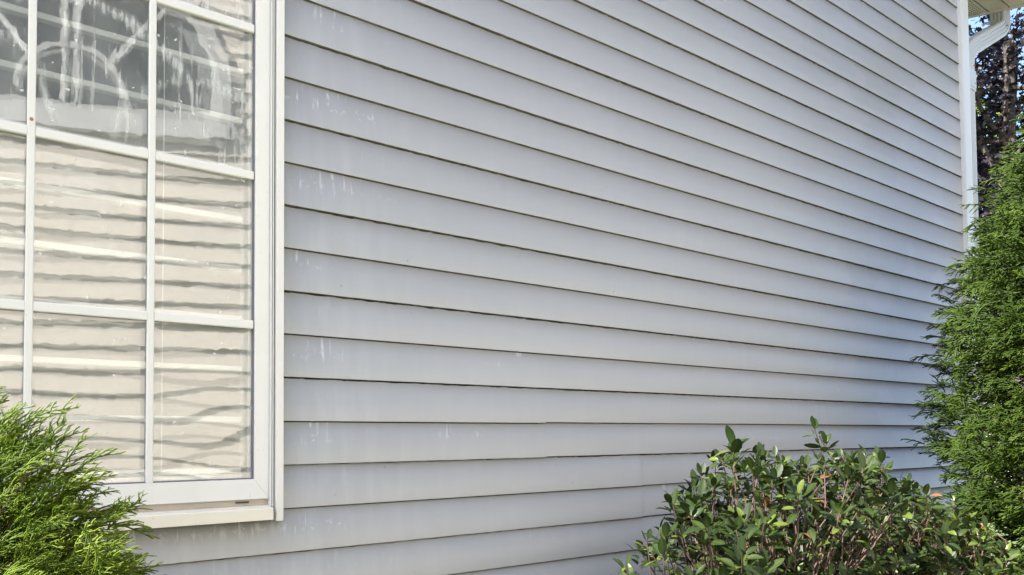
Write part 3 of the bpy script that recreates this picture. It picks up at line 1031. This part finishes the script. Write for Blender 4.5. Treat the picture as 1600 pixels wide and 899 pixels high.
zt = [1.20, 1.25, 1.29, 1.345, 1.36, 1.39, 1.455, 1.47, 1.445, 1.445, 1.52, 1.45, 1.445, 1.36, 1.31, 1.275, 1.21, 1.08, 0.95]
inst, segs = [], []
def rosette(p, axis, n, scale, young):
    ax_ = np.asarray(axis, float); ax_ /= np.linalg.norm(ax_)
    for i_ in range(n):
        az = i_ * 2.4 + r.uniform(-.3, .3)
        el = R(r.uniform(-5, 50)) if i_ < n * 0.75 else R(r.uniform(45, 80))
        d_, s_, n_ = frame_of(ax_, np.array([0.1, 0.3, 1.0]) if abs(ax_[2]) < 0.9 else np.array([1.0, 0.2, 0]))
        out = math.cos(el) * (math.cos(az) * s_ + math.sin(az) * n_) + math.sin(el) * d_
        u_ = r.rand()
        if u_ < 0.018 + 0.035 * young: ti = r.choice([7, 8])
        elif u_ < 0.16 + 0.36 * young: ti = r.choice([5, 6])
        else: ti = r.randint(5)
        inst.append((ti, orient(out, r.normal(0, 0.3), ax_), p - ax_ * r.uniform(0, 0.035) * (1 - i_ / n) * 1.5 + out * 0.006, scale * r.uniform(0.52, 0.94)))
roots = [np.array([x_, -0.52 + r.uniform(-.15, .1), 0.0]) for x_ in (1.55, 1.75, 1.9, 2.1, 2.3, 2.5, 2.7)]
forks = []
for b in roots:
    for q_ in range(4):
        f_ = b + np.array([r.uniform(-.25, .25), r.uniform(-.16, .14), r.uniform(0.55, 0.95)])
        segs.append((wander(b, f_, 7, 0.018, r), 0.010, 0.006))
        forks.append(f_)
forks = np.array(forks)
tips = []
def add_tip(x_, y_, z_, sc=1.0, n=None, stem_show=False):
    p = np.array([x_, y_, z_])
    f_ = forks[np.argmin(np.linalg.norm((forks - p) * np.array([1, 1, 0.4]), axis=1))]
    mid = (f_ * 0.45 + p * 0.55) + r.normal(0, 0.03, 3); mid[2] = min(mid[2], p[2] - 0.04)
    segs.append((np.concatenate([wander(f_, mid, 4, 0.012, r), wander(mid, p, 4, 0.008, r)[1:]]), 0.0036, 0.0014))
    axd = (p - mid); axd /= np.linalg.norm(axd)
    axd = axd * 0.5 + np.array([0, -0.10, 0.9]) + r.normal(0, 0.18, 3)
    young = float(np.clip((x_ - 1.9) / 0.9, 0, 1))
    rosette(p, axd, n or r.randint(8, 14), sc, young)
for i in range(1250):
    y_ = r.uniform(-0.88, -0.20)
    xn = r.uniform(1.16, 3.15)
    top = np.interp(xn, xt, zt)
    x_ = xn * (0.35 + 0.65 * (1.7066 + y_) / 1.157)
    # shape: roof lower at the front and back edges
    fall = 0.07 * ((y_ + 0.52) / 0.38) ** 2
    persp = 0.0
    zmax = top - 0.012 - fall
    lo = 0.86
    u_ = r.rand()
    z_ = zmax - u_ * (zmax - lo) * 0.85
    # outline narrows below at the left end
    if xn < 1.3 and r.rand() < 0.3: continue
    if y_ > -0.4 and xn < 1.4: continue
    add_tip(x_, y_, z_)
# leading shoots seen against the wall
for (x_, z_, sc, n_) in ((1.525, 1.468, 1.35, 9), (1.885, 1.515, 0.95, 8), (1.905, 1.50, 0.8, 6), (1.30, 1.345, 1.0, 8), (1.215, 1.27, 1.0, 8), (1.15, 1.22, 1.0, 7), (1.10, 1.17, 0.9, 6),
                        (1.62, 1.455, 0.9, 6), (1.70, 1.44, 0.9, 7), (2.02, 1.44, 0.9, 7), (2.15, 1.44, 0.9, 8), (2.22, 1.435, 0.9, 7), (2.05, 1.33, 1.1, 8), (2.4, 1.35, 1.0, 8), (2.72, 1.27, 1.05, 8), (2.86, 1.19, 1.0, 8), (3.02, 1.10, 1.0, 8),
                        (1.40, 1.36, 1.0, 8), (1.78, 1.25, 1.1, 9), (1.95, 1.20, 1.15, 9)):
    add_tip(x_, -0.56, z_, sc, n_)
for i in range(14):      # low shoots at the far left of the bush
    add_tip(r.uniform(1.06, 1.3), r.uniform(-0.75, -0.45), r.uniform(0.95, 1.17), 0.95)
V, Fc = branch_mesh(segs, 5)
mesh_obj('stem', V - np.array(rh.location), Fc, M['stem_red'], rh)
print('rhodo leaves', len(inst))
place_plant(rh, 'leaf', LT, inst, LM, 300, 3, smooth=True)

# ------------------------------------------------------------------ purple maple behind the corner
def maple_leaf():
    pts = []
    lobes = [(-150, 0.45), (-125, 0.62), (-100, 0.42), (-75, 0.80), (-52, 0.92), (-35, 0.50), (-12, 0.95), (0, 1.1), (12, 0.95), (35, 0.50), (52, 0.92), (75, 0.80), (100, 0.42), (125, 0.62), (150, 0.45)]
    V = [(0.05, 0, 0)]
    for a, q in lobes:
        V.append((q * math.cos(R(a)) + 0.1, q * math.sin(R(a)), -0.18 * q * q))
    Fc = [(0, i, i + 1, i + 1) for i in range(1, len(lobes))]
    return np.array(V), Fc
def tri_template(V, Fc, tone=0.5):
    Fa = np.array([(a, b, c) for a, b, c, _ in Fc])
    return V, Fa, np.full(len(V), tone) + np.linspace(-.1, .1, len(V))
mlV, mlF = maple_leaf()
ML = [tri_template(mlV * np.array([1, s, z]) * 0.085, mlF, t) for s, z, t in ((1, 1, .3), (.9, 2, .5), (1.1, -0.6, .6))]
M['purple'] = foliage_material("purple_maple_leaf", [(0.0, (0.005, 0.005, 0.008)), (0.5, (0.008, 0.007, 0.013)), (1.0, (0.017, 0.012, 0.020))], 0.5, 0.15, 0.35, 0.4)
M['lime'] = foliage_material("lime_green_leaf", [(0.0, (0.08, 0.14, 0.02)), (0.5, (0.18, 0.25, 0.03)), (1.0, (0.30, 0.33, 0.06))], 0.5, 0.45, 0.4, 0.4)
M['maple_bark'] = simple("grey_brown_bark", (0.075, 0.060, 0.050), 0.9, 0.35, 25, bump=0.8)
def broad_tree(name, base, trunk_to, crown_c, crown_ax, n, mat, label, cat, seed, r0=0.16, lscale=1.0, lim=300, extra=()):
    r_ = np.random.RandomState(seed)
    root = empty(name, tuple(base), label, cat)
    b_ = np.array(base, float)
    seg = [(wander(b_ + [0, 0, -0.05], trunk_to, 8, 0.04, r_), r0, r0 * 0.6)]
    cc, ca = np.array(crown_c, float), np.array(crown_ax, float)
    inst_ = []
    nb_ = 46
    per = n // nb_
    for i_ in range(nb_):
        d_ = r_.normal(0, 1, 3); d_ /= np.linalg.norm(d_)
        tip_ = cc + ca * d_ * r_.uniform(0.45, 1.0)
        st_ = np.array(trunk_to) * r_.uniform(0.75, 1.0) + b_ * 0.0
        t_ = r_.uniform(0.45, 1.0)
        st_ = b_ * (1 - t_) + np.array(trunk_to) * t_
        seg.append((wander(st_, tip_, 7, 0.08, r_), r0 * 0.30, 0.012))
        for j_ in range(per):
            t2 = r_.uniform(0.3, 1.05)
            p_ = st_ * (1 - t2) + tip_ * t2 + r_.normal(0, 0.30, 3)
            out_ = np.array([r_.normal(), r_.normal(), -0.4 + 0.5 * r_.normal()])
            inst_.append((r_.randint(3), orient(out_, r_.uniform(-0.8, 0.8)), p_, lscale * r_.uniform(0.6, 1.25)))
    for e_ in extra:
        seg.append(e_)
    V_, F_ = branch_mesh(seg, 8)
    mesh_obj('trunk', V_ - b_, F_, M['maple_bark'], root)
    place_plant(root, 'leaf', ML, inst_, mat, lim, seed)
    return root
broad_tree('maple_tree', (14.3, 3.2, 0), (14.35, 3.25, 8.2), (14.5, 3.6, 6.2), (2.6, 3.0, 4.2), 16500, M['purple'],
           'dark purple leaved maple with a forked trunk beyond the white downspout', 'tree', 5, 0.15, 0.85,
           extra=[(wander((14.3, 3.2, 4.8), (15.4, 2.6, 9.5), 6, 0.05, np.random.RandomState(1)), 0.09, 0.04), (wander((14.3, 3.2, 4.6), (13.6, 4.2, 9.0), 6, 0.05, np.random.RandomState(2)), 0.07, 0.03)])
broad_tree('green_tree', (22.0, 8.0, 0), (22.0, 8.0, 9.0), (22.0, 8.0, 8.6), (4.0, 4.0, 4.0), 3000, M['lime'],
           'sunlit yellow green tree showing through gaps in the purple maple', 'tree', 9, 0.2, 2.0)

# far neighbour house behind the maple
fh = empty('neighbour_house', (27, 6, 0), 'pale tan house glimpsed between the purple maple and the cypress', 'house')
mb = MB(); mb.box(-1, 9, -8, 8, 0, 6.2); mb.build('wall', M['beige_siding'], fh)
mb = MB()
for i in range(34):
    mb.box(-1.03, -1.0, -8, 8, 0.3 + i * 0.17, 0.3 + i * 0.17 + 0.02)
mb.build('siding_lip', M['beige_siding'], fh, kind='stuff')
mb = MB(); mb.prism([(-1.6, 6.1), (-1.6, 6.3), (4, 9.0), (9.6, 6.3), (9.6, 6.1)], -8.4, 8.4, 1); mb.build('roof', M['roof'], fh)
for y_ in (-4, 0, 4):
    mb = MB(); mb.box(-1.06, -1.02, y_ - 0.5, y_ + 0.5, 3.4, 4.9); o = mb.build('window', M['white'], fh)
    mb = MB(); mb.box(-1.08, -1.061, y_ - 0.42, y_ + 0.42, 3.48, 4.82); mb.build('pane', M['far_glass'], o)
